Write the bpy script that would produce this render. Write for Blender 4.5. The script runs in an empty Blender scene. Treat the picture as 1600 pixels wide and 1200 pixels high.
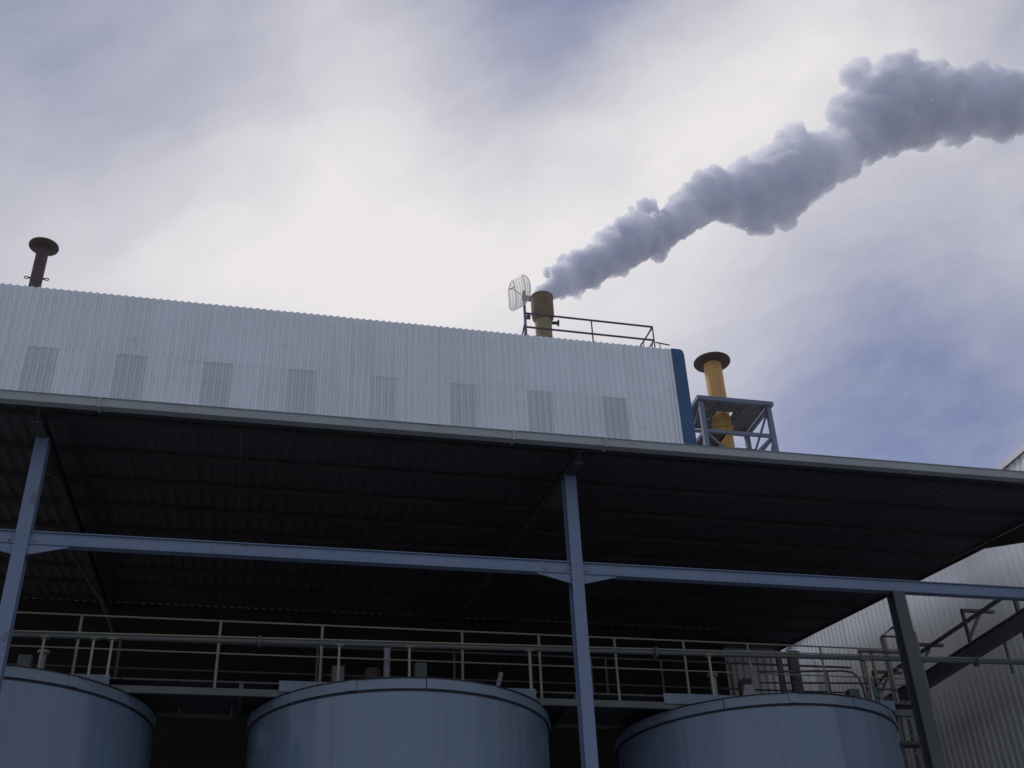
import bpy, bmesh, math, random
from mathutils import Vector, Matrix
random.seed(7)
scene = bpy.context.scene
C = scene.collection
R = math.radians

# ------------------------------------------------------------------ camera
YAW, PITCH, ROLL = R(14.186), R(32.629), R(-2.687)
fw = Vector((math.sin(YAW)*math.cos(PITCH), math.cos(YAW)*math.cos(PITCH), math.sin(PITCH)))
r0 = Vector((math.cos(YAW), -math.sin(YAW), 0)); u0 = r0.cross(fw)
rt = math.cos(ROLL)*r0 + math.sin(ROLL)*u0
up = -math.sin(ROLL)*r0 + math.cos(ROLL)*u0
cam = bpy.data.cameras.new('camera'); cam.lens = 40.5; cam.sensor_width = 36
cam.clip_end = 6000
camo = bpy.data.objects.new('camera', cam); C.objects.link(camo)
m3 = Matrix((rt, up, -fw)).transposed()
camo.matrix_world = Matrix.Translation((0, 0, 1.6)) @ m3.to_4x4()
scene.camera = camo

# ------------------------------------------------------------------ world sky with broken cloud
SUN_AZ, SUN_EL = R(-32), R(54)
# soft cloud masses: unit direction and how much they add to / take from the cloud cover
BLOBS = [
(-0.215,0.637,0.740,-0.214),
(-0.124,0.636,0.761,0.142),
(-0.027,0.630,0.776,-0.414),
(0.069,0.617,0.784,0.329),
(0.162,0.599,0.784,-0.280),
(0.238,0.580,0.779,-0.243),
(0.326,0.553,0.766,-0.674),
(0.409,0.523,0.748,0.456),
(0.485,0.489,0.725,0.147),
(0.546,0.458,0.701,-0.373),
(-0.213,0.689,0.692,-0.040),
(-0.120,0.691,0.713,-0.096),
(-0.021,0.686,0.727,0.012),
(0.078,0.674,0.734,0.604),
(0.173,0.656,0.734,-0.728),
(0.250,0.637,0.729,0.666),
(0.340,0.608,0.717,0.535),
(0.425,0.576,0.699,0.305),
(0.502,0.540,0.676,0.087),
(0.563,0.506,0.653,0.021),
(-0.209,0.740,0.639,0.078),
(-0.115,0.744,0.658,-0.122),
(-0.014,0.740,0.672,0.193),
(0.086,0.729,0.679,0.113),
(0.183,0.712,0.678,-0.193),
(0.262,0.692,0.673,0.381),
(0.353,0.662,0.661,-0.102),
(0.439,0.627,0.644,-0.241),
(0.516,0.589,0.622,-0.044),
(0.578,0.554,0.600,0.262),
(-0.205,0.788,0.581,0.107),
(-0.110,0.794,0.599,0.115),
(-0.007,0.792,0.611,0.397),
(0.094,0.782,0.617,0.069),
(0.192,0.764,0.616,0.458),
(0.272,0.743,0.611,-0.011),
(0.364,0.713,0.600,0.013),
(0.450,0.676,0.583,0.155),
(0.528,0.636,0.563,-0.058),
(0.590,0.599,0.542,0.075),
(-0.112,0.844,0.524,0.227),
(0.152,0.827,0.541,0.085),
(0.364,0.769,0.525,0.187),
(0.460,0.728,0.509,-0.056),
(0.546,0.681,0.488,-0.090),
(0.442,0.782,0.439,-0.180),
(0.571,0.710,0.412,-0.159)
]
w = bpy.data.worlds.new('World'); scene.world = w; w.use_nodes = True
nt = w.node_tree; N = nt.nodes; L = nt.links
N.clear()
out = N.new('ShaderNodeOutputWorld'); bg = N.new('ShaderNodeBackground')
bg.inputs['Strength'].default_value = 0.1
L.new(bg.outputs[0], out.inputs[0])
def vm(op, a, b=None, sc=None):
    n = N.new('ShaderNodeVectorMath'); n.operation = op
    for i, v in ((0, a), (1, b)):
        if v is None: continue
        if isinstance(v, (tuple, list)): n.inputs[i].default_value = v
        else: L.new(v, n.inputs[i])
    if sc is not None: n.inputs['Scale'].default_value = sc
    return n.outputs['Value'] if op == 'DOT_PRODUCT' else n.outputs['Vector']
def mt(op, a, b=None, c=None, clamp=False):
    n = N.new('ShaderNodeMath'); n.operation = op; n.use_clamp = clamp
    for i, v in enumerate((a, b, c)):
        if v is None: continue
        if isinstance(v, (int, float)): n.inputs[i].default_value = v
        else: L.new(v, n.inputs[i])
    return n.outputs[0]
def noise(vec, scale, detail, rough=.5, col=False):
    n = N.new('ShaderNodeTexNoise'); n.inputs['Scale'].default_value = scale
    n.inputs['Detail'].default_value = detail; n.inputs['Roughness'].default_value = rough
    L.new(vec, n.inputs['Vector']); return n.outputs['Color' if col else 'Fac']
def mixc(f, a, b):
    n = N.new('ShaderNodeMix'); n.data_type = 'RGBA'
    if isinstance(f, (int, float)): n.inputs[0].default_value = f
    else: L.new(f, n.inputs[0])
    for i, v in ((6, a), (7, b)):
        if isinstance(v, tuple): n.inputs[i].default_value = (*v, 1)
        else: L.new(v, n.inputs[i])
    return n.outputs[2]
tc = N.new('ShaderNodeTexCoord'); D0 = tc.outputs['Generated']
w1 = vm('SCALE', vm('SUBTRACT', noise(D0, 5.0, 3, .5, True), (.5, .5, .5)), sc=.075)
w2 = vm('SCALE', vm('SUBTRACT', noise(D0, 17.0, 4, .55, True), (.5, .5, .5)), sc=.03)
DW = vm('NORMALIZE', vm('ADD', vm('ADD', D0, w1), w2))
acc = None
for x, y, z, a in BLOBS:
    e = mt('EXPONENT', mt('MULTIPLY_ADD', vm('DOT_PRODUCT', DW, (x, y, z)), 121.4, -121.4))
    acc = mt('MULTIPLY_ADD', e, a, 0.25 if acc is None else acc)
# wind-drawn streaks: compress the direction along the drift axis so the texture stretches
AXIS = (0.825, -0.458, 0.330)
sp_ = N.new('ShaderNodeVectorMath'); sp_.operation = 'SCALE'; sp_.inputs[0].default_value = AXIS
L.new(mt('MULTIPLY', vm('DOT_PRODUCT', DW, AXIS), -.55), sp_.inputs['Scale'])
DS = vm('ADD', DW, sp_.outputs[0])
f1 = mt('SUBTRACT', noise(DS, 8.0, 7, .58), .5)
f2 = mt('SUBTRACT', noise(DS, 26.0, 6, .6), .5)
acc = mt('MULTIPLY_ADD', f1, .62, acc)
acc = mt('MULTIPLY_ADD', f2, .26, acc)
cover = mt('ADD', acc, 0.0, clamp=True)
sky = N.new('ShaderNodeTexSky'); sky.sky_type = 'NISHITA'; sky.sun_disc = False
sky.sun_elevation = SUN_EL; sky.sun_rotation = SUN_AZ
sky.air_density = 1.0; sky.dust_density = 1.2; sky.ozone_density = 2.0
blue = vm('MULTIPLY', sky.outputs[0], (1.12, 0.92, 0.96))
bl = mt('EXPONENT', mt('MULTIPLY_ADD', vm('DOT_PRODUCT', D0, (.52, .72, .46)), 9.0, -9.0))
low = mixc(bl, (2.75, 3.15, 4.3), blue)
fin = mixc(cover, low, (8.3, 8.0, 8.1))
L.new(fin, bg.inputs['Color'])

# ------------------------------------------------------------------ sun behind the cloud
sl = bpy.data.lights.new('sun', 'SUN'); sl.energy = 2.0; sl.angle = R(10); sl.color = (1, .95, .88)
so = bpy.data.objects.new('sun', sl); C.objects.link(so)
sd = Vector((math.sin(SUN_AZ)*math.cos(SUN_EL), math.cos(SUN_AZ)*math.cos(SUN_EL), math.sin(SUN_EL)))
so.rotation_euler = sd.to_track_quat('Z', 'Y').to_euler(); so.location = (0, 0, 60)

vs = scene.view_settings
vs.view_transform = 'Standard'; vs.look = 'None'; vs.exposure = 0; vs.gamma = 1; vs.use_curve_mapping = False
cy = scene.cycles
cy.max_bounces = 20; cy.diffuse_bounces = 4; cy.glossy_bounces = 3; cy.volume_bounces = 20
cy.transmission_bounces = 3; cy.transparent_max_bounces = 8
cy.use_denoising = True
try: cy.denoiser = 'OPENIMAGEDENOISE'
except Exception: pass

# ------------------------------------------------------------------ materials
def mat(name, col, rough=.6, metal=0., col2=None, nscale=1.5, namt=.5, streak=0., streak_col=(.1, .08, .06), bump=0., spec=.5, fine=0.):
    m = bpy.data.materials.new(name); m.use_nodes = True
    n = m.node_tree.nodes; l = m.node_tree.links
    b = n['Principled BSDF']
    b.inputs['Roughness'].default_value = rough; b.inputs['Metallic'].default_value = metal
    b.inputs['Specular IOR Level'].default_value = spec
    g = n.new('ShaderNodeNewGeometry')
    def nz(scale, detail=4, vec=None):
        t = n.new('ShaderNodeTexNoise'); t.inputs['Scale'].default_value = scale; t.inputs['Detail'].default_value = detail
        l.new(vec or g.outputs['Position'], t.inputs['Vector']); return t.outputs['Fac']
    def ramp(v, a, b_, lo=0., hi=1.):
        t = n.new('ShaderNodeMapRange'); t.inputs[1].default_value = a; t.inputs[2].default_value = b_
        t.inputs[3].default_value = lo; t.inputs[4].default_value = hi
        l.new(v, t.inputs[0]); return t.outputs[0]
    def mx(f, a, c):
        t = n.new('ShaderNodeMix'); t.data_type = 'RGBA'; l.new(f, t.inputs[0])
        for i, v in ((6, a), (7, c)):
            if isinstance(v, tuple): t.inputs[i].default_value = (*v, 1)
            else: l.new(v, t.inputs[i])
        return t.outputs[2]
    if col2 is None: col2 = tuple(c*.72 for c in col)
    c = mx(ramp(nz(nscale, 6), .35, .7, 0, namt), col, col2)
    if fine: c = mx(ramp(nz(nscale*14, 4), .45, .7, 0, fine), c, tuple(v*.5 for v in col))
    if streak:
        mp = n.new('ShaderNodeMapping'); mp.inputs['Scale'].default_value = (5, 5, .22)
        l.new(g.outputs['Position'], mp.inputs['Vector'])
        c = mx(ramp(nz(1.3, 5, mp.outputs[0]), .5, .78, 0, streak), c, streak_col)
    l.new(c, b.inputs['Base Color'])
    l.new(ramp(nz(nscale*2.3, 4), .3, .7, max(0, rough-.1), min(1, rough+.12)), b.inputs['Roughness'])
    if bump:
        bp = n.new('ShaderNodeBump'); bp.inputs['Strength'].default_value = bump; bp.inputs['Distance'].default_value = .02
        l.new(nz(nscale*3, 3), bp.inputs['Height']); l.new(bp.outputs[0], b.inputs['Normal'])
    return m
M = {}
M['asphalt'] = mat('worn_concrete_yard', (.215, .215, .22), .9, nscale=.6, fine=.3)
M['white_clad'] = mat('white_cladding', (.72, .79, .85), .5, col2=(.64, .70, .76), nscale=.5, namt=.6, streak=.22, streak_col=(.38, .41, .43))
M['clear_sheet'] = mat('translucent_sheet', (.57, .65, .68), .4, col2=(.52, .60, .63), nscale=1.2, streak=.3, streak_col=(.38, .44, .45))
M['grey_clad'] = mat('warehouse_cladding', (.80, .815, .85), .5, col2=(.72, .735, .77), nscale=.5, namt=.6, streak=.25, streak_col=(.36, .34, .32))
M['blue_trim'] = mat('blue_trim', (.018, .075, .19), .45, col2=(.014, .055, .15), nscale=1)
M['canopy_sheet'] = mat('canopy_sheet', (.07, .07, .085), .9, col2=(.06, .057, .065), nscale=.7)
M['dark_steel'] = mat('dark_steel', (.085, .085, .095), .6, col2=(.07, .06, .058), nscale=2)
M['purlin'] = mat('purlin_steel', (.055, .055, .066), .9, col2=(.045, .043, .05), nscale=2)
M['gutter'] = mat('galvanised_gutter', (.31, .36, .39), .65, .0, col2=(.26, .30, .33), nscale=1.1, namt=.8, streak=.3, streak_col=(.3, .31, .30))
M['blue_steel'] = mat('blue_grey_steel', (.14, .20, .315), .5, col2=(.118, .17, .27), nscale=1.4, fine=.12, streak=.18, streak_col=(.16, .14, .13))
def rust_specks(m, scale, lo, hi, col, amt):
    t = m.node_tree; n = t.nodes; l = t.links
    b = n['Principled BSDF']; src = b.inputs['Base Color'].links[0].from_socket
    g_ = [q for q in n if q.type == 'NEW_GEOMETRY'][0]
    z = n.new('ShaderNodeTexNoise'); z.inputs['Scale'].default_value = scale; z.inputs['Detail'].default_value = 8; z.inputs['Roughness'].default_value = .7
    l.new(g_.outputs['Position'], z.inputs['Vector'])
    r_ = n.new('ShaderNodeMapRange')
    for k_, v_ in ((1, lo), (2, hi), (3, 0), (4, amt)): r_.inputs[k_].default_value = v_
    l.new(z.outputs['Fac'], r_.inputs[0])
    x = n.new('ShaderNodeMix'); x.data_type = 'RGBA'; l.new(r_.outputs[0], x.inputs[0]); l.new(src, x.inputs[6]); x.inputs[7].default_value = (*col, 1)
    l.new(x.outputs[2], b.inputs['Base Color'])
def sheet_tone(m, amt):                      # sheets from different batches weather to slightly different tones
    t = m.node_tree; n = t.nodes; l = t.links
    b = n['Principled BSDF']; src = b.inputs['Base Color'].links[0].from_socket
    oi = n.new('ShaderNodeObjectInfo'); h = n.new('ShaderNodeHueSaturation')
    r_ = n.new('ShaderNodeMapRange'); r_.inputs[3].default_value = 1-amt; r_.inputs[4].default_value = 1+amt*.6
    l.new(oi.outputs['Random'], r_.inputs[0]); l.new(r_.outputs[0], h.inputs['Value']); l.new(src, h.inputs['Color'])
    l.new(h.outputs[0], b.inputs['Base Color'])
sheet_tone(M['white_clad'], .045); sheet_tone(M['clear_sheet'], .12); sheet_tone(M['grey_clad'], .05)
rust_specks(M['blue_steel'], 3.2, .60, .70, (.10, .055, .035), .75)
rust_specks(M['gutter'], 2.2, .56, .72, (.25, .20, .15), .6)
rust_specks(M['white_clad'], 1.6, .60, .74, (.40, .36, .32), .45)
M['green_steel'] = mat('dark_green_steel', (.05, .056, .066), .5, col2=(.04, .05, .052), nscale=2, fine=.2)
M['tank'] = mat('tank_paint', (.145, .21, .295), .24, col2=(.12, .18, .255), nscale=.45, namt=.7, streak=.25, streak_col=(.13, .14, .16), bump=.06)
tn = M['tank'].node_tree
_b = [n for n in tn.nodes if n.type == 'BUMP'][0]; _g = [n for n in tn.nodes if n.type == 'NEW_GEOMETRY'][0]
_m = tn.nodes.new('ShaderNodeMapping'); _m.inputs['Scale'].default_value = (1.6, 1.6, .06); tn.links.new(_g.outputs['Position'], _m.inputs['Vector'])
_t = tn.nodes.new('ShaderNodeTexNoise'); _t.inputs['Scale'].default_value = 1.4; _t.inputs['Detail'].default_value = 2; tn.links.new(_m.outputs[0], _t.inputs['Vector'])
tn.links.new(_t.outputs['Fac'], _b.inputs['Height']); _b.inputs['Strength'].default_value = .35; _b.inputs['Distance'].default_value = .12
M['tank_rim'] = mat('tank_rim_paint', (.155, .215, .285), .4, col2=(.13, .18, .24), nscale=1.5, fine=.15)
rust_specks(M['tank'], 2.4, .62, .72, (.13, .10, .085), .55); rust_specks(M['tank_rim'], 4.0, .58, .70, (.12, .08, .06), .6)
M['gasket_shadow'] = mat('black_gasket_shadow', (.02, .018, .03), .8)  # near-black for the top gasket line and the painted shadow line under the rim
M['rail'] = mat('olive_rail', (.27, .275, .215), .5, col2=(.19, .195, .155), nscale=3, fine=.25)
M['pipe'] = mat('grey_pipe', (.10, .115, .115), .5, col2=(.08, .09, .09), nscale=2, fine=.2)
M['rack'] = mat('rack_steel', (.12, .125, .15), .5, col2=(.09, .095, .11), nscale=2, fine=.2)
M['rail_dark'] = mat('maroon_rail', (.11, .08, .105), .6, col2=(.085, .055, .07), nscale=3)
M['rust'] = mat('rusted_steel', (.22, .165, .115), .85, col2=(.15, .11, .085), nscale=2.5, namt=.9, fine=.35, streak=.5, streak_col=(.21, .18, .12))
M['khaki'] = mat('weathered_khaki', (.27, .24, .13), .7, col2=(.20, .17, .10), nscale=2, fine=.25, streak=.5, streak_col=(.14, .08, .05))
M['maroon'] = mat('maroon_stack', (.085, .06, .06), .75, col2=(.07, .05, .052), nscale=2, fine=.3)
M['disc'] = mat('dark_disc', (.085, .06, .056), .7, col2=(.07, .045, .042), nscale=3)
M['yellow'] = mat('yellow_stack', (.56, .34, .11), .55, col2=(.42, .23, .07), nscale=1.5, fine=.12, streak=.35, streak_col=(.28, .12, .04))
M['tower'] = mat('tower_steel', (.14, .17, .25), .5, col2=(.11, .13, .19), nscale=2, fine=.2)
M['deck'] = mat('deck_plate', (.15, .15, .17), .6, col2=(.10, .10, .115), nscale=2, fine=.3)
M['wire'] = mat('antenna_wire', (.65, .62, .60), .5, .0)
M['light_grey'] = mat('light_grey_plastic', (.24, .25, .28), .5)
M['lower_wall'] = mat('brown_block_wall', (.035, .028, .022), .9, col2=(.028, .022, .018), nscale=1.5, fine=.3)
M['roof'] = mat('roof_sheet', (.35, .36, .37), .6, nscale=.5)
M['teal'] = mat('teal_valve', (.03, .14, .14), .45)

# ------------------------------------------------------------------ mesh helpers
ORG = {}
class MB:
    def __init__(s): s.v = []; s.f = []
    def add(s, vs, fs):
        o = len(s.v); s.v += [tuple(v) for v in vs]; s.f += [tuple(i+o for i in f) for f in fs]; return s
    def box(s, x0, x1, y0, y1, z0, z1):
        return s.add([(x0,y0,z0),(x1,y0,z0),(x1,y1,z0),(x0,y1,z0),(x0,y0,z1),(x1,y0,z1),(x1,y1,z1),(x0,y1,z1)],
                     [(3,2,1,0),(4,5,6,7),(0,1,5,4),(1,2,6,5),(2,3,7,6),(3,0,4,7)])
    def bar(s, a, b, w, h, upv=(0, 0, 1)):          # rectangular bar from a to b
        a = Vector(a); b = Vector(b); d = (b-a).normalized(); u = Vector(upv)
        if abs(d.dot(u)) > .98: u = Vector((0, 1, 0))
        sx = d.cross(u).normalized()*w/2; sy = sx.cross(d).normalized()*h/2
        vs = [p+i*sx+j*sy for p in (a, b) for i, j in ((-1,-1),(1,-1),(1,1),(-1,1))]
        return s.add(vs, [(0,1,2,3),(7,6,5,4),(0,4,5,1),(1,5,6,2),(2,6,7,3),(3,7,4,0)])
    def tube(s, pts, r, n=10, r2=None):              # round tube through points
        pts = [Vector(p) for p in pts]; o = len(s.v); k = len(pts)
        for i, p in enumerate(pts):
            d = (pts[min(i+1, k-1)]-pts[max(i-1, 0)]).normalized()
            u = Vector((0, 0, 1)) if abs(d.z) < .9 else Vector((1, 0, 0))
            a = d.cross(u).normalized(); b = d.cross(a)
            rr = r if r2 is None else r+(r2-r)*i/(k-1)
            for j in range(n):
                t = 2*math.pi*j/n; s.v.append(tuple(p+rr*(math.cos(t)*a+math.sin(t)*b)))
        for i in range(k-1):
            for j in range(n):
                s.f.append((o+i*n+j, o+i*n+(j+1)%n, o+(i+1)*n+(j+1)%n, o+(i+1)*n+j))
        s.f.append(tuple(o+j for j in reversed(range(n)))); s.f.append(tuple(o+(k-1)*n+j for j in range(n)))
        return s
    def lathe(s, prof, cx, cy, n=40, a0=0., a1=2*math.pi):   # profile of (r, z)
        o = len(s.v); full = abs(a1-a0-2*math.pi) < 1e-6; m = n if full else n+1; k = len(prof)
        for j in range(m):
            t = a0+(a1-a0)*j/n
            for r, z in prof: s.v.append((cx+r*math.cos(t), cy+r*math.sin(t), z))
        for j in range(n):
            q = (j+1) % m
            for i in range(k-1): s.f.append((o+j*k+i, o+q*k+i, o+q*k+i+1, o+j*k+i+1))
        return s
    def ring(s, r0, r1, z0, z1, cx, cy, n=48, a0=0., a1=2*math.pi):  # rectangular section ring or arc
        s.lathe([(r0,z0),(r1,z0),(r1,z1),(r0,z1),(r0,z0)], cx, cy, n, a0, a1)
        if abs(a1-a0-2*math.pi) > 1e-6:
            for t in (a0, a1):
                o = len(s.v)
                for r, z in ((r0,z0),(r1,z0),(r1,z1),(r0,z1)): s.v.append((cx+r*math.cos(t), cy+r*math.sin(t), z))
                s.f.append((o, o+1, o+2, o+3))
        return s
    def prism(s, poly, axis, a, b):                  # polygon extruded along an axis (0 x, 1 y, 2 z)
        n = len(poly); vs = []
        for t in (a, b):
            for p, q in poly: vs.append({0: (t, p, q), 1: (p, t, q), 2: (p, q, t)}[axis])
        fs = [tuple(range(n)), tuple(reversed(range(n, 2*n)))]
        for i in range(n): j = (i+1) % n; fs.append((i, i+n, j+n, j))
        return s.add(vs, fs)
    def mesh(s, name, m, off=Vector((0, 0, 0)), smooth=False, bevel=0):
        me = bpy.data.meshes.new(name)
        me.from_pydata([tuple(Vector(v)-off) for v in s.v], [], s.f)
        bm = bmesh.new(); bm.from_mesh(me)
        bmesh.ops.recalc_face_normals(bm, faces=bm.faces)
        if bevel: bmesh.ops.bevel(bm, geom=list(bm.edges), offset=bevel, segments=1, affect='EDGES')
        bm.to_mesh(me); bm.free()
        if smooth:
            for p in me.polygons: p.use_smooth = True
            try: me.set_sharp_from_angle(angle=R(35))
            except Exception: pass
        me.materials.append(m); return me
    def part(s, name, m, parent, smooth=False, bevel=0):
        off = ORG[parent.name]
        o = bpy.data.objects.new(name, s.mesh(name, m, off, smooth, bevel)); C.objects.link(o)
        o.parent = parent; ORG[o.name] = off; return o
def thing(name, loc, label, cat, group=None):
    e = bpy.data.objects.new(name, None); e.empty_display_size = .3; C.objects.link(e); e.location = loc
    e['label'] = label; e['category'] = cat
    if group: e['group'] = group
    ORG[e.name] = Vector(loc); return e
def solo(name, mb, m, loc, label, cat, smooth=False, group=None):
    o = bpy.data.objects.new(name, mb.mesh(name, m, Vector(loc), smooth)); C.objects.link(o); o.location = loc
    o['label'] = label; o['category'] = cat
    if group: o['group'] = group
    ORG[o.name] = Vector(loc); return o
def inst(name, me, parent, loc, rotz=0., scale=None):     # a piece sharing mesh data
    o = bpy.data.objects.new(name, me); C.objects.link(o); o.parent = parent
    o.location = Vector(loc)-ORG[parent.name]; o.rotation_euler.z = rotz
    if scale: o.scale = scale
    ORG[o.name] = ORG[parent.name]; return o
def sheet(pitch, count, h, amp=.042, rib=.28, slope=.15, th=.004):
    """ribbed cladding sheet: x along width, ribs toward -y, z up from 0"""
    prof = []
    for i in range(count):
        x = i*pitch
        flat = (1-rib-2*slope)*pitch
        prof += [(x, 0), (x+flat, 0), (x+flat+slope*pitch, -amp), (x+flat+(slope+rib)*pitch, -amp)]
    prof.append((count*pitch-.0005, 0))
    poly = prof+[(x, y+th) for x, y in reversed(prof)]
    mb = MB(); n = len(prof)
    vs = [(x, y, z) for z in (0, h) for x, y in poly]; k = len(poly)
    fs = []
    for i in range(k): j = (i+1) % k; fs.append((i, j, j+k, i+k))
    for i in range(n-1):
        fs.append((i, i+1, k-2-i, k-1-i)); fs.append((k+i, 2*k-1-i, 2*k-2-i, k+i+1))
    return mb.add(vs, fs)

# ------------------------------------------------------------------ ground
gb = MB().box(-1500, 1500, -1500, 1500, -.3, 0)
g = bpy.data.objects.new('ground', gb.mesh('ground', M['asphalt'])); C.objects.link(g); g['kind'] = 'structure'

# ------------------------------------------------------------------ main factory hall behind the canopy
YW, PIT = 25.0, .1733
PW = 4*PIT
hall = thing('factory_hall', (1, YW, 0), 'tall white ribbed-metal factory hall with blue corner trim behind the canopy', 'building')
ZLAP, ZTOP = 17.95, 19.74
lo_me = sheet(PIT, 4, ZLAP+.06-11.5).mesh('cladding_sheet', M['white_clad'])
wi_me = sheet(PIT, 4, ZLAP+.02-11.5).mesh('window_sheet', M['clear_sheet'])
up_me = sheet(PIT, 4, ZTOP-ZLAP).mesh('upper_cladding_sheet', M['white_clad'])
X0 = -5.756-3*PW
ncol = 27
for i in range(ncol):
    x = X0+i*PW
    if i % 3 == 0: inst('window_sheet', wi_me, hall, (x, YW+.004, 11.5))
    else: inst('cladding_sheet', lo_me, hall, (x, YW+random.uniform(-.003, .003), 11.5))
    inst('upper_cladding_sheet', up_me, hall, (x, YW-.005, ZLAP+random.uniform(-.004, .004)))
XE = X0+ncol*PW
# screw rows
sc_ = MB()
for zz in (11.8, 13.2, 14.6, 16.0, 17.4, 18.1, 19.38):
    for i in range(ncol*4):
        x = X0+(i+.28)*PIT
        sc_.box(x-.006, x+.006, YW-.02, YW+.001, zz-.006, zz+.006)
o = sc_.part('cladding_screws', M['gutter'], hall); o['kind'] = 'stuff'
# ridge-cap lip hidden behind the rib tops, blue corner, side wall, roof
MB().box(X0, XE, YW+.03, YW+.2, ZTOP-.5, ZTOP-.06).part('eaves_rail', M['dark_steel'], hall)
XC = 11.33
MB().box(XE+.001, XE+.09, YW-.03, YW+.03, 11.5, ZTOP).part('edge_strip', M['white_clad'], hall)
XE += .092
tr = MB().prism([(XE+.001, 11.5), (XC, 11.5), (XC, ZTOP-.14), (XC-.03, ZTOP-.05), (XC-.09, ZTOP), (XE+.001, ZTOP+.005)], 1, YW-.06, YW+.34)
tr.part('corner_trim', M['blue_trim'], hall)['label'] = 'blue vertical corner trim'
sd_me = sheet(PIT, 4, ZTOP-.1-11.5).mesh('side_cladding_sheet', M['white_clad'])
for i in range(29): inst('side_cladding_sheet', sd_me, hall, (XC-.02, YW+.345+i*PW, 11.5), R(90))
MB().prism([(YW+.21, ZTOP-.35), (YW+20.5, ZTOP-.1), (YW+20.5, ZTOP-.18), (YW+.21, ZTOP-.43)], 0, X0, XC-.06).part('roof', M['roof'], hall)
MB().box(X0-.1, X0-.004, YW, YW+20.5, 0, ZTOP-.1).part('end_wall', M['white_clad'], hall)
MB().box(X0, XC-.06, YW+20.35, YW+20.49, 0, ZTOP-.2).part('rear_wall', M['white_clad'], hall)
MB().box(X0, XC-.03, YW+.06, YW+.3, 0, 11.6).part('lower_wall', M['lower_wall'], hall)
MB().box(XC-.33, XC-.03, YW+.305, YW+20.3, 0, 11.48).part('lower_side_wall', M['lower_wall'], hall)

# ------------------------------------------------------------------ warehouse on the right
XW, ZE = 14.6, 12.37
ware = thing('warehouse', (XW, 20, 0), 'pale ribbed-metal warehouse wall running back along the right edge', 'building')
wp_me = sheet(.2, 5, ZE, amp=.016).mesh('cladding_sheet', M['grey_clad'])
for i in range(27): inst('cladding_sheet', wp_me, ware, (XW+.002*(i % 2), 38.0-i*1.0, 0), R(-90))
MB().prism([(XW-.06, ZE-.10), (XW-.06, ZE+.03), (XW+.35, ZE+.07), (XW+.35, ZE+.03), (XW-.04, ZE+.0), (XW-.04, ZE-.10)], 1, 11, 38.02).part('eaves_flashing', M['grey_clad'], ware)
MB().prism([(XW+.05, ZE+.01), (XW+10, ZE+1.2), (XW+20, ZE+.01), (XW+20, 0), (XW+19.8, 0), (XW+19.8, ZE-.1), (XW+10, ZE+1.1), (XW+.05, ZE-.09)], 1, 11.01, 38.0).part('roof', M['roof'], ware)
MB().prism([(XW+.02, 0), (XW+19.9, 0), (XW+19.9, ZE-.05), (XW+10, ZE+1.15), (XW+.02, ZE-.05)], 1, 10.85, 11.0).part('gable_wall', M['grey_clad'], ware)
MB().prism([(XW+.02, 0), (XW+19.9, 0), (XW+19.9, ZE-.05), (XW+10, ZE+1.15), (XW+.02, ZE-.05)], 1, 38.03, 38.18).part('gable_wall', M['grey_clad'], ware)

al_me = sheet(.2, 3, 11.78).mesh('return_cladding_sheet', M['grey_clad'])
MB().box(11.36, 11.548, 27.0, 27.03, 0, 11.78).part('corner_flashing', M['grey_clad'], ware)
for i in range(5): inst('return_cladding_sheet', al_me, ware, (XW-.05-.6*(i+1), 27.0, 0))
# ------------------------------------------------------------------ canopy
def zs(y): return 10.2+.133*(y-15)          # underside of the roof sheets
can = thing('canopy', (4.6, 15, 0), 'big dark sloping steel canopy on blue-grey columns with a grey gutter', 'canopy')
YG = 14.2
def roof_sheet(length):
    sh = sheet(.2, 5, length, amp=.012)
    a = math.atan(.133)
    # lay the sheet: its z runs back along +y and up, ribs downwards
    v = []
    for x, y, z in sh.v: v.append((x, z*math.cos(a)-(-y)*math.sin(a)*-1*0, z*math.sin(a)+y+.04))
    sh.v = v; return sh
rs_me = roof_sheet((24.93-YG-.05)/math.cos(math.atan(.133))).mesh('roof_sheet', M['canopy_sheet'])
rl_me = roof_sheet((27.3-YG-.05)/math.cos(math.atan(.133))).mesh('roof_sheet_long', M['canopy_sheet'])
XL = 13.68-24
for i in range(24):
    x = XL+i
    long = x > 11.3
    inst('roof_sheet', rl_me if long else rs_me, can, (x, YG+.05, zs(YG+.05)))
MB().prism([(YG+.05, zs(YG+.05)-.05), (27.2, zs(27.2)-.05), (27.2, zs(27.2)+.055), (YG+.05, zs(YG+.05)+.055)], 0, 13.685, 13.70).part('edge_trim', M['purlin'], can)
MB().prism([(24.95, zs(24.95)), (27.28, zs(27.28)), (27.28, zs(27.28)+.03), (24.95, zs(24.95)+.03)], 0, 11.36, 11.675).part('infill_sheet', M['canopy_sheet'], can)
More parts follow.
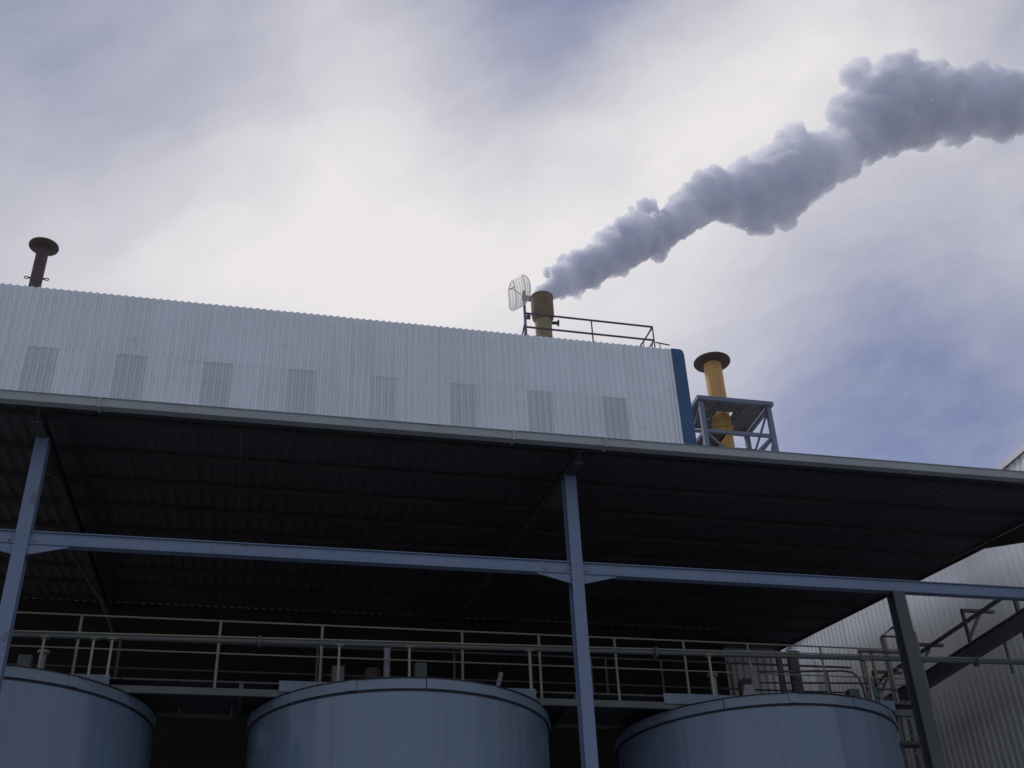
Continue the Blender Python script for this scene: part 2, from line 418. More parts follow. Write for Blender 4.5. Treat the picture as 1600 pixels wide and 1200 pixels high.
# purlins and rafters
for y in [14.75+1.25*i for i in range(9)]:
    MB().box(XL, 13.5, y-.03, y+.03, zs(y)-.08, zs(y)-.004).part('purlin', M['purlin'], can)
for y in [26.0]:
    MB().box(11.45, 13.5, y-.03, y+.03, zs(y)-.08, zs(y)-.004).part('purlin', M['purlin'], can)
def ibeam(a, b, h, wdt, t=.012, tf=.016, upv=(0, 0, 1)):
    a = Vector(a); b = Vector(b); d = (b-a).normalized(); sx = d.cross(Vector(upv)).normalized(); uy = sx.cross(d).normalized()
    mb = MB()
    mb.bar(a, b, t, h-2*tf-.002, upv)
    for s_ in (-1, 1): o_ = uy*s_*(h-tf)/2; mb.bar(a+o_, b+o_, wdt, tf, upv)
    return mb
COLS = [(-2.99, 15.0), (4.615, 15.0), (9.755, 15.0)]
for i, (x, y) in enumerate(COLS):
    ya = YG+.15; h = .2
    f = lambda yy: zs(yy)-.125-h/2
    if i < 2: ibeam((x, ya, f(ya)), (x, 24.9, f(24.9)), h, .12).part('rafter', M['purlin'], can)
    # haunch under the rafter just behind the column
    if i < 2: MB().prism([(y+.11, f(y+.11)-h/2-.002), (y+1.5, f(y+1.5)-h/2-.002), (y+.11, f(y)-h/2-.42)], 0, x-.05, x+.05).part('haunch', M['purlin'], can)
    top = f(y)-h/2-.004 if i < 2 else 8.262
    cb = MB()
    hw = .088 if i < 2 else .10
    cb.box(x-hw, x+hw, y-.1, y-.086, 0, top); cb.box(x-hw, x+hw, y+.086, y+.1, 0, top); cb.box(x-.006, x+.006, y-.0855, y+.0855, 0, top)
    col = cb.part('column', M['blue_steel'] if i < 2 else M['green_steel'], can)
    MB().box(x-hw-.01, x+hw+.01, y-.1, y+.1, top+.0005, top+.0035).part('cap_plate', M['dark_steel'], can)
    MB().box(x-.2, x+.2, y-.2, y+.2, 0.004, .03).part('base_plate', M['blue_steel'], can)
# long tie beam in the column plane
ZB0, ZB1 = 8.27, 8.46
spans = [(XL, -2.99-.012), (-2.99+.012, 4.615-.012), (4.615+.012, 13.7)]
for a, b in spans:
    mb = MB(); mb.box(a, b, 14.955, 14.967, ZB0+.014, ZB1-.014)
    mb.box(a, b, 14.925, 15.055, ZB1-.013, ZB1); mb.box(a, b, 14.925, 15.055, ZB0, ZB0+.013)
    mb.part('tie_beam', M['blue_steel'], can)
for x in (-2.99, 4.615):
    for s_ in (-1, 1):
        MB().prism([(x+s_*.014, ZB0-.004), (x+s_*.60, ZB0-.004), (x+s_*.60, ZB0-.02), (x+s_*.014, ZB0-.17)], 1, 14.94, 14.96).part('gusset', M['blue_steel'], can)
        for bx in (.06, .16):
            MB().tube([(x+s_*bx, 14.954, ZB0+.05), (x+s_*bx, 14.935, ZB0+.05)], .012, 6).part('bolt', M['rust'], can)
# gutter in lengths with straps at the joints
joints = [XL, -2.2, 3.55, 4.95, 12.05, 13.68]
for a, b in zip(joints[:-1], joints[1:]):
    dz = random.uniform(-.006, .006); z0, z1 = 9.965+dz, 10.10+dz
    MB().prism([(YG-.10, z0), (YG+.03, z0), (YG+.03, z1+.03), (YG+.025, z1+.03), (YG+.025, z0+.006), (YG-.092, z0+.006), (YG-.11, z1), (YG-.13, z1-.012), (YG-.125, z1-.02), (YG-.113, z1-.012)], 0, a+.003, b-.003).part('gutter', M['gutter'], can)
for x in joints[1:-1]:
    MB().prism([(YG-.112, 9.952), (YG+.04, 9.945), (YG+.04, 9.955), (YG-.108, 9.958), (YG-.128, 10.09), (YG-.136, 10.09)], 0, x-.02, x+.02).part('gutter_strap', M['gutter'], can)
# dark tapered plate hanging below the canopy's right edge near the front
MB().prism([(18.0, zs(18.0)-.01), (16.73, 10.15), (14.3, 9.29), (14.3, zs(14.3)-.01)], 0, 13.62, 13.66).part('end_plate', M['dark_steel'], can)
MB().tube([(-3.36, 20, 11.3-.6), (-2.49, 20, 9.52), (-2.2, 20, 8.9)], .03, 8).part('diagonal_brace', M['purlin'], can)

# ------------------------------------------------------------------ tanks
TZ = 6.88; TR = 2.3
def tank(cx, cy, label, fittings, seam0):
    t = thing('storage_tank', (cx, cy, 0), label, 'tank', 'grey storage tanks under the canopy')
    sh = MB().lathe([(TR, 0), (TR, TZ-.195)], cx, cy, 96).part('shell', M['tank'], t, True)
    for k in range(9):
        a = seam0+k*2*math.pi/9
        MB().ring(TR-.005, TR+.005, .01, TZ-.21, cx, cy, 1, a-.006, a+.006).part('weld_seam', M['tank'], sh)
    MB().ring(TR-.03, TR+.012, TZ-.195, TZ-.165, cx, cy, 96).part('gasket_shadow', M['gasket_shadow'], t, True)  # black ring draws in the shadow line beneath the rim plates
    # bolted rim plates round the top edge
    n = 14
    for k in range(n):
        a = seam0+.12+k*2*math.pi/n
        MB().ring(TR-.02, TR+.026+(.006 if k % 2 else 0), TZ-.165, TZ-.022, cx, cy, 8, a+.003, a+2*math.pi/n-.003).part('rim_plate', M['tank_rim'], t, True)
        if k % 2 == 0:
            MB().ring(TR+.033, TR+.043, TZ-.162, TZ-.025, cx, cy, 2, a-.028, a+.028).part('joint_plate', M['tank_rim'], t)
    MB().ring(TR-.05, TR+.045, TZ-.022, TZ-.008, cx, cy, 96).part('top_ring', M['gasket_shadow'], t, True)
    MB().lathe([(TR-.01, TZ-.0205), (TR-.06, TZ-.018), (.35, TZ+.12), (0, TZ+.125)], cx, cy, 64).part('lid', M['tank_rim'], t, True)
    for kind, fx, fy, hgt in fittings:
        dd = math.hypot(fx-cx, fy-cy); zb = TZ-.02+(TR-dd)/TR*.14-.01
        if kind == 'vent':
            MB().lathe([(.0, zb), (.05, zb), (.05, zb+hgt), (.085, zb+hgt), (.085, zb+hgt+.04), (0, zb+hgt+.04)], fx, fy, 14).part('vent_pipe', M['light_grey'], t, True)
        elif kind == 'box':
            MB().box(fx-.09, fx+.09, fy-.08, fy+.08, zb, zb+hgt).part('control_box', M['pipe'], t, bevel=.008)
        elif kind == 'motor':
            MB().lathe([(0, zb), (.2, zb), (.2, zb+.05), (.13, zb+.06), (.13, zb+hgt), (.1, zb+hgt+.05), (0, zb+hgt+.06)], fx, fy, 20).part('mixer_motor', M['maroon'], t, True)
        elif kind == 'horn':
            MB().tube([(fx, fy, zb), (fx+.02, fy, zb+hgt*.5), (fx+.09, fy, zb+hgt)], .035, 8).part('nozzle', M['light_grey'], t, True)
        elif kind == 'bracket':
            MB().prism([(fx-.14, zb), (fx+.14, zb), (fx+.08, zb+hgt), (fx-.05, zb+hgt)], 1, fy-.03, fy+.03).part('lifting_bracket', M['light_grey'], t)
    return t
tank(-3.52, 17.9, 'leftmost storage tank, cut off by the picture edge', [('vent', -2.75, 16.7, .5), ('box', -2.95, 16.6, .42)], 4.30)
tank(2.47, 17.9, 'middle storage tank, between the left and centre canopy columns', [('horn', 3.75, 16.7, .48), ('motor', 1.93, 17.1, .5), ('box', 2.62, 16.85, .58), ('box', 1.38, 16.8, .5), ('vent', 2.1, 16.75, .8)], 4.16)
tank(8.42, 18.0, 'right storage tank, nearest the warehouse wall and ladder', [('box', 9.75, 16.85, .45), ('bracket', 7.7, 16.4, .32), ('vent', 7.3, 16.75, .55), ('motor', 8.1, 17.3, .6)], 4.45)
# brackets between tanks and walkway
# ------------------------------------------------------------------ walkway over the tanks
cw = thing('walkway', (2.5, 17.4, 0), 'steel walkway with yellowish railings running across the tank tops', 'walkway')
MB().prism([(16.60, 6.86), (16.66, 6.86), (16.66, 6.872), (16.612, 6.872), (16.612, 6.948), (16.66, 6.948), (16.66, 6.96), (16.60, 6.96)], 0, -8, 10.9).part('front_channel', M['pipe'], cw)
MB().prism([(18.2, 7.0), (18.26, 7.0), (18.26, 7.16), (18.2, 7.16)], 0, -8, 10.9).part('rear_channel', M['pipe'], cw)
for i in range(24):
    x = -7.9+i*.78
    MB().box(x, x+.765, 16.67, 18.19, 7.065, 7.07+.02).part('deck_plate', M['dark_steel'], cw)
for i in range(8):
    x = -7.5+i*2.5
    MB().box(x-.03, x+.03, 16.665, 18.195, 6.97, 7.06).part('cross_beam', M['dark_steel'], cw)
for a, b in ((-5.4, -1.80), (.53, 4.34), (6.37, 10.3)):
    MB().box(a, b, 16.575, 16.597, 6.93, 7.09).part('toe_board', M['tank_rim'], cw)
RX = [-4.5, -2.31, -.37, 1.11, 3.23, 4.44, 5.67, 6.82, 7.92, 9.2, 10.75]
for i, x in enumerate(RX):
    MB().tube([(x, 16.63, 6.965), (x, 16.63, 7.955)], .02, 8).part('railing_post', M['rail'], cw, True)
MB().tube([(-8, 16.63, 7.97), (10.8, 16.63, 7.97)], .014, 8).part('top_rail', M['rail'], cw, True)
MB().tube([(-8, 16.632, 7.48), (10.8, 16.632, 7.48)], .012, 8).part('middle_rail', M['rail'], cw, True)
for x in (-5.5, -1.9, 1.16, 3.4, 4.71, 5.76, 6.02, 7.02, 8.3):
    MB().tube([(x, 18.22, 7.165), (x, 18.22, 8.2)], .022, 8).part('railing_post', M['dark_steel'], cw, True)
MB().tube([(-8, 18.22, 8.21), (10.6, 18.22, 8.21)], .02, 8).part('top_rail', M['dark_steel'], cw, True)
MB().tube([(-8, 18.222, 7.75), (10.6, 18.222, 7.75)], .016, 8).part('middle_rail', M['dark_steel'], cw, True)
# hooped end rail above the right tank
MB().tube([(8.2, 16.95, 7.62), (9.7, 16.95, 7.69), (9.88, 16.95, 7.67), (9.98, 16.95, 7.58), (10.02, 16.95, 7.42), (10.03, 16.95, 7.09)], .018, 8).part('hoop_rail', M['rail_dark'], cw, True)
MB().tube([(8.2, 16.95, 7.44), (10.4, 16.95, 7.5)], .016, 8).part('hoop_rail', M['rail_dark'], cw, True)
for x in (8.9, 9.42): MB().tube([(x, 16.95, 7.09), (x, 16.95, 7.66)], .016, 8).part('railing_post', M['rail_dark'], cw, True)

# ------------------------------------------------------------------ long pipe in front of the railing
pz = lambda x: 7.455+.0125*x
pl = thing('product_pipe', (4, 16.0, 7.5), 'long grey horizontal pipe on short stands above the tanks', 'pipe')
MB().tube([(x, 16.02, pz(x)) for x in (-8, 0, 6, 13.7)], .036, 14).part('pipe_run', M['pipe'], pl, True)
MB().tube([(x, 16.0, pz(x)+.047) for x in (-8, 0, 6, 13.7)], .012, 8).part('highlight_rod', M['rail'], pl, True)  # thin pale rod stands in for the highlight along the pipe's top
for x in (0.2, 6.1, 11.6): MB().tube([(x-.02, 16.02, pz(x)), (x+.02, 16.02, pz(x))], .085, 16).part('flange', M['pipe'], pl, True)
for x in (-2.66, -2.02, -1.78, 1.32, 2.33, 4.12, 6.96, 9.6):
    MB().box(x-.016, x+.016, 16.0, 16.03, 6.87, pz(x)-.034).part('pipe_stand', M['rail'], pl)
    MB().box(x-.06, x+.06, 15.97, 16.07, pz(x)-.0345, pz(x)-.02).part('saddle', M['rail'], pl)

# ------------------------------------------------------------------ fat risers behind the right tank top
for x, r_, lab in ((8.72, .055, 'thin upright pipe left of the pair above the right tank'), (8.97, .095, 'thick upright pipe right of the pair above the right tank')):
    solo('riser_pipe', MB().lathe([(0, 6.9), (r_, 6.9), (r_, 8.0), (r_*1.5, 8.0), (r_*1.5, 8.05), (0, 8.06)], x, 17.2, 18), M['dark_steel'], (x, 17.2, 6.9), lab, 'pipe', True)

# ------------------------------------------------------------------ ladder at the right tank
ld = thing('ladder', (11.35, 18, 0), 'tall steel ladder beside the right tank, ending in a hoop', 'ladder')
LA, LB = (11.2, 18.0), (11.52, 18.0)
MB().tube([(*LA, 0), (*LA, 8.72), (LA[0], 17.55, 8.74), (LA[0], 17.4, 8.6), (LA[0], 17.4, 7.3)], .022, 8).part('side_rail', M['rail'], ld, True)
MB().tube([(*LB, 0), (*LB, 8.72), (LB[0], 17.55, 8.74), (LB[0], 17.4, 8.6), (LB[0], 17.4, 7.3)], .022, 8).part('side_rail', M['rail'], ld, True)
rg = MB().tube([(0, 0, 0), (.30, 0, 0)], .014, 8).mesh('rung', M['rail'], smooth=True)
for k in range(28): inst('rung', rg, ld, (11.21, 18.0, .35+.3*k))
MB().tube([(LA[0], 17.55, 8.72), (LB[0], 17.55, 8.72)], .018, 8).part('hoop', M['rail'], ld, True)
# frame landing beside the ladder
fr = thing('landing_frame', (10.6, 17.2, 6.9), 'small steel landing frame between right tank and ladder', 'frame')
for x, z1 in ((10.25, 8.12), (10.46, 8.12), (10.76, 8.42)):
    MB().box(x-.025, x+.025, 17.18, 17.22, 6.6, z1).part('upright', M['rail'], fr)
MB().box(10.2, 11.0, 17.155, 17.178, 8.10, 8.15).part('cross_bar', M['rail_dark'], fr)
MB().box(10.7, 11.1, 17.155, 17.178, 8.40, 8.43).part('cross_bar', M['rail_dark'], fr)
MB().box(10.2, 10.8, 17.155, 17.178, 7.46, 7.49).part('cross_bar', M['rail_dark'], fr)
MB().box(10.1, 11.0, 17.1, 17.3, 6.54, 6.6).part('base_bar', M['green_steel'], fr)
MB().bar((10.3, 17.2, 6.57), (8.9+1.7, 17.2, 6.0), .05, .05).part('brace', M['green_steel'], fr)
MB().box(10.55, 10.65, 17.15, 17.25, 0, 6.53).part('stanchion', M['green_steel'], fr)
# valve
vl = thing('valve', (10.12, 16.75, 7.0), 'small teal hand valve on the right tank edge', 'valve')
MB().lathe([(0, 6.87), (.05, 6.87), (.05, 7.12), (.075, 7.13), (.075, 7.2), (.05, 7.21), (.05, 7.3), (0, 7.3)], 10.0, 16.6, 14).part('body', M['teal'], vl, True)
MB().tube([(10.0, 16.6, 7.29), (10.0, 16.6, 7.45)], .014, 8).part('stem', M['light_grey'], vl, True)
MB().ring(.075, .095, 7.43, 7.45, 10.0, 16.6, 20).part('hand_wheel', M['light_grey'], vl, True)

# ------------------------------------------------------------------ pipe rack running back along the warehouse
rk = thing('pipe_rack', (12.5, 18, 0), 'dark steel pipe rack with bracket arms running back beside the warehouse wall', 'rack')
XR = 12.5
ib = MB(); ib.box(XR-.008, XR+.008, 13, 21.4, 8.135, 8.375); ib.box(XR-.07, XR+.07, 13, 21.4, 8.376, 8.39); ib.box(XR-.07, XR+.07, 13, 21.4, 8.12, 8.134)
ib.part('main_beam', M['rack'], rk)
MB().bar((XR+.02, 16.0, 8.80), (XR+.02, 20.9, 8.80), .05, .06).part('upper_rail', M['rack'], rk)
for y, zt in ((17.26, 8.98), (19.0, 8.98), (20.6, 8.98)):
    MB().box(XR-.035, XR-.006, y-.04, y+.04, 8.391, zt).part('bracket_post', M['rack'], rk)
    MB().box(XR-.04, XR+.62, y-.035, y+.035, zt+.001, zt+.05).part('bracket_arm', M['rack'], rk)
    MB().bar((XR+.0, y, 8.5), (XR+.34, y, zt), .04, .05).part('bracket_brace', M['rack'], rk)
for y, w_ in ((15.95, .06), (16.5, .04), (19.9, .05)):
    MB().box(XR+.072, XR+.072+w_, y-w_/2, y+w_/2, 7.6 if y < 18 else 6.8, 8.75 if y < 16 else 8.4).part('hanger', M['rack'], rk)
for y in (14.0, 21.2):
    MB().box(XR-.07, XR+.07, y-.08, y+.08, 0, 8.119).part('support_leg', M['rack'], rk)
MB().box(XR-.35, XR+.0-.071, 20.0, 20.12, 8.14, 8.3).part('stub_beam', M['rack'], rk)

# ------------------------------------------------------------------ stacks on the hall roof
def zroof(y): return ZTOP-.35+(y-YW-.21)*.25/20.29
sx, sy = 7.735, 26.5
st = thing('smoke_stack', (sx, sy, zroof(sy)), 'khaki chimney with swollen rusty head giving off smoke', 'chimney')
z0 = zroof(sy)-.02
MB().lathe([(.245, z0), (.245, 21.42), (.23, 21.42), (.23, z0)], sx, sy, 40).part('flue', M['khaki'], st, True)
MB().lathe([(.247, 21.38), (.27, 21.42), (.315, 21.5), (.335, 21.62), (.335, 22.22), (.345, 22.225), (.345, 22.27), (.315, 22.27), (.31, 21.6), (.247, 21.46)], sx, sy, 40).part('head', M['rust'], st, True)['label'] = 'rusty swollen chimney head'
MB().lathe([(.25, z0), (.32, z0), (.32, z0+.12), (.25, z0+.2)], sx, sy, 32).part('base_collar', M['khaki'], st, True)
MB().tube([(sx+.235, sy-.1, 21.3), (sx+.40, sy-.12, 21.3)], .05, 12).part('sample_port', M['dark_steel'], st, True)
MB().tube([(sx+.40, sy-.12, 21.3), (sx+.44, sy-.125, 21.3)], .1, 14).part('port_flange', M['dark_steel'], st, True)

lx, ly = -6.29, 26.5
lt = thing('vent_stack', (lx, ly, zroof(ly)), 'thin maroon stack with a flat disc cap at the far left', 'chimney')
z0 = zroof(ly)-.02
MB().lathe([(.158, z0), (.158, 22.2), (.14, 22.2), (.14, z0)], lx, ly, 32).part('flue', M['maroon'], lt, True)
MB().lathe([(.159, 22.18), (.385, 22.2), (.39, 22.22), (.385, 22.245), (.14, 22.25), (.14, 22.205)], lx, ly, 48).part('disc_flange', M['disc'], lt, True)
for s_ in (-1, 1):
    rl = []
    for k in range(13):
        t = 2*math.pi*k/12; rl.append((lx+s_*(.26+.055*math.cos(t)), ly, 21.13+.035*math.sin(t)))
    MB().tube(rl, .014, 6).part('lifting_eye', M['rail_dark'], lt, True)
    MB().box(min(lx+s_*.155, lx+s_*.21), max(lx+s_*.155, lx+s_*.21), ly-.02, ly+.02, 21.11, 21.15).part('lug', M['rail_dark'], lt)

# yellow stack on the warehouse roof with its steel tower
yx, yy_ = 16.06, 33.0
zr = lambda x: ZE+.01+(x-XW-.05)*.1195
ys = thing('yellow_stack', (yx, yy_, zr(yx)), 'orange-yellow chimney with a dark flat disc rim above the steel tower', 'chimney')
MB().lathe([(.33, zr(yx-.4)), (.33, 25.05), (.30, 25.05), (.30, zr(yx-.4))], yx, yy_, 40).part('flue', M['yellow'], ys, True)
MB().lathe([(.331, 25.02), (.67, 25.1), (.685, 25.13), (.68, 25.17), (.30, 25.12), (.30, 25.06)], yx, yy_, 56).part('disc_flange', M['disc'], ys, True)
for zc in (18.2, 22.2): MB().ring(.331, .39, zc, zc+.07, yx, yy_, 40).part('band', M['yellow'], ys, True)
tw = thing('platform_tower', (16.1, 32.8, zr(16)), 'blue-grey steel platform tower standing round the yellow stack', 'tower')
ZP = 22.8
PX0, PX1, PY0, PY1 = 14.75, 17.5, 31.8, 33.95
for x in (PX0+.1, PX1-.1):
    for y in (PY0+.1, PY1-.1):
        MB().box(x-.08, x+.08, y-.08, y+.08, zr(x)-.05, ZP-.16).part('leg', M['tower'], tw)
for (a, b) in (((PX0, PY0), (PX1, PY0)), ((PX0, PY1), (PX1, PY1)), ((PX0, PY0), (PX0, PY1)), ((PX1, PY0), (PX1, PY1))):
    dx = .061 if a[1] == b[1] else 0; dy = .061 if dx == 0 else 0
    MB().bar((a[0]-dx if dx else a[0], a[1]+dy, ZP-.08), (b[0]+dx if dx else b[0], b[1]-dy, ZP-.08), .12, .155).part('edge_beam', M['tower'], tw)
    for zz in (21.45, 18.9, 16.3):
        i_ = .1
        ax = min(max(a[0], PX0+i_), PX1-i_); bx_ = min(max(b[0], PX0+i_), PX1-i_); ay = min(max(a[1], PY0+i_), PY1-i_); by = min(max(b[1], PY0+i_), PY1-i_)
        A = Vector((ax, ay, zz)); B = Vector((bx_, by, zz)); d = (B-A).normalized()*.081
        MB().bar(A+d, B-d, .1, .12).part('ring_beam', M['tower'], tw)
    for zt, zb in (((22.6, 21.55),) if a[0] == b[0] else ())+((21.4, 19.0), (18.8, 16.4), (16.2, 13.0)):
        A = Vector((ax, ay, zt)); B = Vector((bx_, by, zt)); dn = Vector((0, 0, zb-zt)); d = (B-A).normalized()*.09
        off = Vector((0, 0, 0))
        if a[1] == b[1]: o1, o2 = Vector((0, .035, 0)), Vector((0, -.035, 0))
        else: o1, o2 = Vector((.035, 0, 0)), Vector((-.035, 0, 0))
        MB().bar(A+d+o1, B-d+dn+o1, .06, .06).part('cross_brace', M['tower'], tw)
        MB().bar(B-d+o2, A+d+dn+o2, .06, .06).part('cross_brace', M['tower'], tw)
# deck plates with openings for the stack
for i in range(3):
    for j in range(3):
        x0 = PX0+.07+i*.875; y0 = PY0+.07+j*.675
        x1, y1 = x0+.845, y0+.645
        if i == 1 and j == 1:
            MB().box(x0, x1, y0, y0+.1, ZP-.03, ZP-.01).part('deck_plate', M['deck'], tw); MB().box(16.41, x1, y0+.105, y1, ZP-.03, ZP-.01).part('deck_plate', M['deck'], tw)
            continue
        MB().box(x0, x1, y0, y1, ZP-.03, ZP-.01).part('deck_plate', M['deck'], tw)
for i in (1, 2): MB().box(PX0+.062+i*.875-.02, PX0+.062+i*.875+.02, PY0+.065, PY1-.065, ZP-.13, ZP-.031).part('joist', M['tower'], tw)
for i in range(3): MB().box(PX0+.2+.4*i, PX0+.59+.4*i if i < 2 else 15.68, PY0+.2, PY1-.2, 21.512, 21.535).part('lower_deck_plate', M['disc'], tw)
MB().box(16.45, 17.2, PY0+1.2, PY1-.2, 21.512, 21.535).part('lower_deck_plate', M['disc'], tw)
# railing on the hall roof edge
rr = thing('roof_railing', (8.9, 25.6, zroof(25.6)), 'dark maroon two-bar railing on the hall roof edge', 'railing')
zb = zroof(25.6)-.02
MB().tube([(6.98, 25.6, 20.95), (10.77, 25.6, 20.92)], .03, 8).part('top_rail', M['rail_dark'], rr, True)
MB().tube([(6.98, 25.6, 20.47), (10.77, 25.6, 20.45)], .03, 8).part('middle_rail', M['rail_dark'], rr, True)
for x in (8.91, 10.76): MB().tube([(x, 25.6, zb), (x, 25.6, 20.93)], .022, 8).part('post', M['rail_dark'], rr, True)
MB().tube([(10.76, 25.6, 20.9), (10.72, 26.6, 20.92)], .024, 8).part('side_rail', M['rail_dark'], rr, True)
MB().tube([(10.76, 25.6, 20.45), (10.72, 26.6, 20.45)], .024, 8).part('side_rail', M['rail_dark'], rr, True)
MB().tube([(10.72, 26.6, zb), (10.72, 26.6, 20.94)], .022, 8).part('post', M['rail_dark'], rr, True)
MB().tube([(10.73, 25.6, 20.9), (10.44, 25.62, 20.4), (10.42, 25.62, zb)], .016, 8).part('brace', M['rail_dark'], rr, True)
MB().tube([(10.73, 25.64, 20.42), (10.5, 25.64, zb)], .016, 8).part('brace', M['rail_dark'], rr, True)
MB().tube([(10.8, 25.6, 20.38), (11.22, 25.6, 20.33)], .02, 8).part('stub_rail', M['rail_dark'], rr, True)
MB().tube([(10.92, 25.6, zb), (10.92, 25.6, 20.36)], .014, 8).part('post', M['rail_dark'], rr, True)
# grid antenna on a mast
an = thing('grid_antenna', (6.95, 25.6, zb), 'wire-grid dish antenna on a mast beside the smoking chimney', 'antenna')
MB().tube([(6.95, 25.62, zb), (6.95, 25.62, 21.75)], .04, 10).part('mast', M['tower'], an, True)
MB().tube([(6.93, 25.62, 20.6), (6.66, 25.62, zb)], .025, 8).part('stay', M['rail_dark'], an, True)
MB().tube([(6.95, 25.66, 20.5), (6.98, 26.3, zb)], .025, 8).part('stay', M['rail_dark'], an, True)
MB().box(6.88, 7.14, 25.52, 25.6-.0, 21.38, 21.53).part('bracket', M['light_grey'], an)
MB().box(7.0, 7.1, 25.56, 25.66, 20.78, 20.9).part('clamp', M['rail_dark'], an)
# paraboloid of wires opening toward -x and a little toward the yard
ax_ = Vector((-.80, -.60, 0)).normalized(); ux = Vector((-ax_.y, ax_.x, 0)); uz = Vector((0, 0, 1)); ce = Vector((6.86, 25.5, 21.5))
def dish(u, v): return ce+ux*u+uz*v+ax_*(.42*(u*u+v*v)+.03)
HU, HV = .40, .54
gr = MB()
for k in range(37):
    v = -HV+2*HV*k/36; hu = HU*math.sqrt(max(.05, 1-(abs(v)/HV)**3*.75))
    gr.tube([dish(-hu+2*hu*i/8, v) for i in range(9)], .0055, 4)
for k in range(9):
    u = -HU*.92+2*HU*.92*k/8
    gr.tube([dish(u, (-HV+2*HV*i/8)*math.sqrt(max(.1, 1-(abs(u)/HU)**2*.6))) for i in range(9)], .0045, 4)
o = gr.part('grid_wires', M['wire'], an); o['kind'] = 'stuff'
rim = []
for k in range(15): v = -HV+2*HV*k/14; rim.append(dish(HU*math.sqrt(max(.05, 1-(abs(v)/HV)**3*.75)), v))
MB().tube(rim, .011, 6).part('rim', M['wire'], an, True)
rim = []
for k in range(15): v = -HV+2*HV*k/14; rim.append(dish(-HU*math.sqrt(max(.05, 1-(abs(v)/HV)**3*.75)), v))
MB().tube(rim, .011, 6).part('rim', M['wire'], an, True)
for u in (-.17, .17): MB().tube([dish(u, -HV+2*HV*i/8) for i in range(9)], .010, 6).part('spine', M['wire'], an, True)
MB().tube([ce+ax_*.02, ce+ax_*.48], .012, 6).part('feed_arm', M['wire'], an, True)
MB().tube([ce+ax_*.46-ux*.08, ce+ax_*.46+ux*.08], .022, 8).part('feed', M['wire'], an, True)

# ------------------------------------------------------------------ smoke
PLUME = [(7.82, 26.6, 22.33, 0.17), (7.92, 26.66, 22.53, 0.29), (8.34, 26.72, 22.95, 0.51), (8.77, 26.78, 23.35, 0.65), (9.25, 26.84, 23.76, 0.72), (9.8, 26.9, 24.21, 0.78), (10.26, 26.96, 24.66, 0.87), (10.66, 27.02, 25.11, 0.94), (11.17, 27.08, 25.44, 0.91), (11.66, 27.14, 25.78, 0.88), (12.12, 27.2, 26.14, 0.78), (12.63, 27.26, 26.52, 0.72), (13.06, 27.32, 26.94, 0.79), (13.51, 27.38, 27.37, 0.89), (14.28, 27.44, 28.06, 1.03), (14.81, 27.5, 28.32, 1.09), (15.29, 27.56, 28.54, 1.18), (15.76, 27.62, 28.61, 1.3), (16.22, 27.68, 28.76, 1.44), (16.87, 27.74, 29.28, 1.55), (17.48, 27.8, 29.81, 1.61), (18.16, 27.86, 30.35, 1.45), (18.83, 27.92, 30.9, 1.3), (19.51, 27.98, 31.33, 1.12), (20.29, 28.04, 31.78, 1.04), (21.09, 28.1, 32.92, 1.28), (21.79, 28.16, 33.86, 1.65), (22.53, 28.22, 34.51, 1.87), (23.22, 28.28, 34.95, 1.96), (23.93, 28.34, 35.4, 1.98), (24.66, 28.4, 35.57, 1.89), (25.37, 28.46, 35.73, 1.8), (26.16, 28.52, 36.06, 1.73), (26.91, 28.58, 36.3, 1.69), (27.67, 28.64, 36.43, 1.68), (28.45, 28.7, 36.61, 1.63), (29.41, 28.76, 36.97, 1.59), (30.4, 28.82, 37.33, 1.58), (31.78, 28.88, 37.82, 1.6), (33.63, 28.94, 38.48, 1.63), (35.9, 29.0, 39.23, 1.6), (38.58, 29.06, 39.99, 1.46), (41.94, 29.12, 41.27, 1.55)]
BUMPS = [(11.94, 27.5, 27.23, 0.37), (18.08, 27.5, 31.72, 0.52), (17.71, 27.5, 31.4, 0.47), (16.04, 27.5, 27.17, 0.44), (21.24, 27.5, 35.61, 0.5), (21.78, 27.5, 36.19, 0.46), (20.06, 27.5, 33.21, 0.39), (16.32, 27.5, 30.26, 0.32), (14.17, 27.5, 28.84, 0.4), (8.37, 27.5, 24.1, 0.2), (8.82, 27.5, 24.6, 0.24), (23.28, 27.5, 36.61, 0.51), (17.06, 27.5, 27.53, 0.36), (12.12, 27.5, 25.27, 0.29), (25.49, 27.5, 36.85, 0.42)]
rnd = random.Random(11)
def ico(sub):
    b_ = bmesh.new(); bmesh.ops.create_icosphere(b_, subdivisions=sub, radius=1)
    v_ = [v.co.copy() for v in b_.verts]; f_ = [tuple(v.index for v in f.verts) for f in b_.faces]; b_.free(); return v_, f_
ICO = {2: ico(2), 3: ico(3)}
SV, SF = [], []
def ball(p, r, sub=2):
    v_, f_ = ICO[sub]; o_ = len(SV)
    a_, b_, c_ = r*rnd.uniform(.92, 1.12), r*rnd.uniform(.9, 1.1), r*rnd.uniform(.9, 1.06)
    SV.extend((p.x+v.x*a_, p.y+v.y*b_, p.z+v.z*c_) for v in v_); SF.extend((x+o_, y+o_, z+o_) for x, y, z in f_)
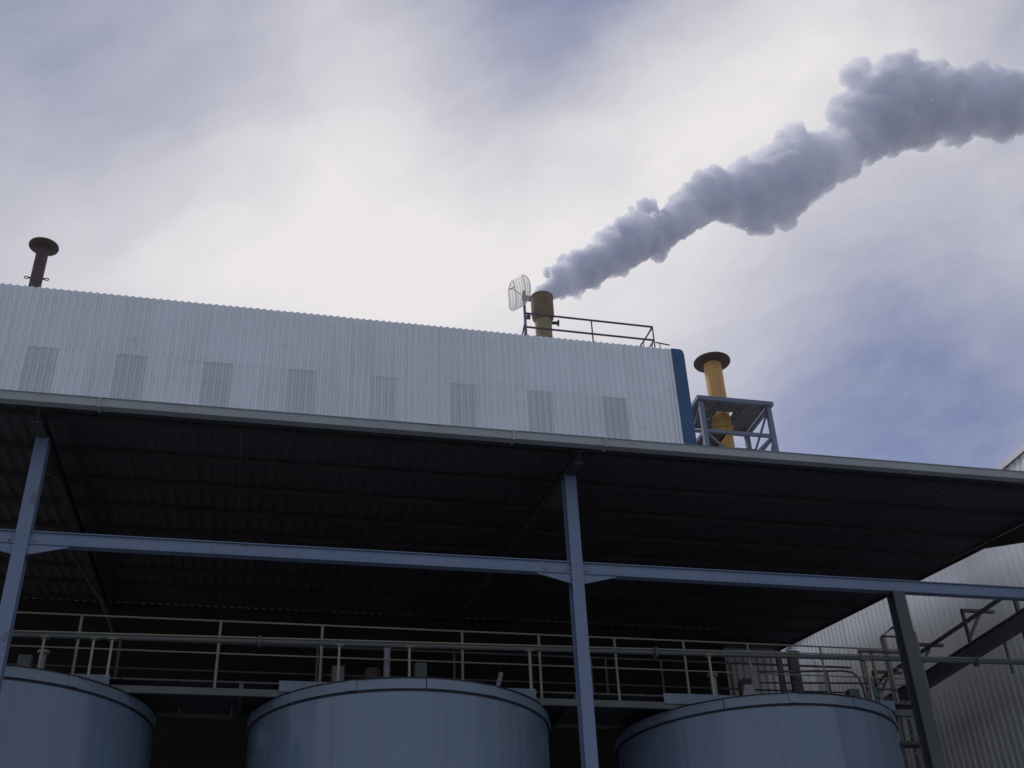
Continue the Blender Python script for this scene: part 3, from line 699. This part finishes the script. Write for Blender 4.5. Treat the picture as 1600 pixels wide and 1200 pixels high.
for i in range(len(PLUME)-1):
    a = Vector(PLUME[i][:3]); b = Vector(PLUME[i+1][:3]); ra, rb = PLUME[i][3], PLUME[i+1][3]
    d = (b-a); n = 2
    for k in range(n):
        t = k/n; p = a+d*t; r = ra+(rb-ra)*t
        ball(p, r*.75, 3)
        dn = d.normalized(); e1 = dn.cross(Vector((0, 1, 0))).normalized(); e2 = dn.cross(e1)
        for q in range(10):
            th = rnd.uniform(0, 2*math.pi); rr_ = r*rnd.uniform(.16, .36)
            rad = r*rnd.uniform(.54, .76)
            pp = p+rad*(math.cos(th)*e1+math.sin(th)*e2)+dn*rnd.uniform(-.4, .4)*r
            ball(pp, rr_)
            if r > .4:
                for q2 in range(4):
                    vv = Vector((rnd.gauss(0, 1), rnd.gauss(0, 1), rnd.gauss(0, 1))).normalized()
                    ball(pp+vv*rr_*.85, rr_*rnd.uniform(.25, .5))
ball(Vector((7.735, 26.5, 22.22)), .29, 3); ball(Vector((7.80, 26.53, 22.42)), .27, 3); ball(Vector((7.9, 26.58, 22.6)), .29, 3)
for x, y, z, r in BUMPS:
    p = Vector((x, y, z)); ball(p, r, 3)
    for q in range(14):
        vv = Vector((rnd.gauss(0, 1), rnd.gauss(0, 1), rnd.gauss(0, 1))).normalized(); ball(p+vv*r*.85, r*rnd.uniform(.2, .42))
me = bpy.data.meshes.new('smoke_plume'); me.from_pydata(SV, [], SF)
sp = bpy.data.objects.new('smoke_plume', me); C.objects.link(sp)
sp['label'] = 'thick grey smoke plume billowing up to the right from the chimney'; sp['category'] = 'smoke'
rm = sp.modifiers.new('remesh', 'REMESH'); rm.mode = 'VOXEL'; rm.voxel_size = .055
for nm, size, stg in (('billow', .8, .16), ('curl', .3, .15), ('fray', .15, .10)):
    tx = bpy.data.textures.new(nm, 'CLOUDS'); tx.noise_scale = size; tx.noise_depth = 2
    dm = sp.modifiers.new(nm, 'DISPLACE'); dm.texture = tx; dm.strength = stg; dm.texture_coords = 'GLOBAL'; dm.mid_level = .5
sm = bpy.data.materials.new('smoke'); sm.use_nodes = True
n = sm.node_tree.nodes; n.clear(); l = sm.node_tree.links
mo = n.new('ShaderNodeOutputMaterial'); pv = n.new('ShaderNodeVolumePrincipled')
pv.inputs['Color'].default_value = (.895, .908, .95, 1); pv.inputs['Density'].default_value = 5.0; pv.inputs['Anisotropy'].default_value = .25
gp = n.new('ShaderNodeNewGeometry'); sx_ = n.new('ShaderNodeSeparateXYZ'); l.new(gp.outputs['Position'], sx_.inputs[0])
mr = n.new('ShaderNodeMapRange'); mr.interpolation_type = 'SMOOTHERSTEP'
for k_, v_ in ((1, 7.4), (2, 19.0), (3, 7.5), (4, 3.0)): mr.inputs[k_].default_value = v_
l.new(sx_.outputs[0], mr.inputs[0])
tn_ = n.new('ShaderNodeTexNoise'); tn_.inputs['Scale'].default_value = 1.3; tn_.inputs['Detail'].default_value = 4; tn_.inputs['Roughness'].default_value = .6
l.new(gp.outputs['Position'], tn_.inputs['Vector'])
mr2 = n.new('ShaderNodeMapRange')
for k_, v_ in ((1, .34), (2, .62), (3, .25), (4, 1.35)): mr2.inputs[k_].default_value = v_
l.new(tn_.outputs['Fac'], mr2.inputs[0])
mm = n.new('ShaderNodeMath'); mm.operation = 'MULTIPLY'; l.new(mr.outputs[0], mm.inputs[0]); l.new(mr2.outputs[0], mm.inputs[1])
l.new(mm.outputs[0], pv.inputs['Density'])
l.new(pv.outputs[0], mo.inputs['Volume'])
me.materials.append(sm)
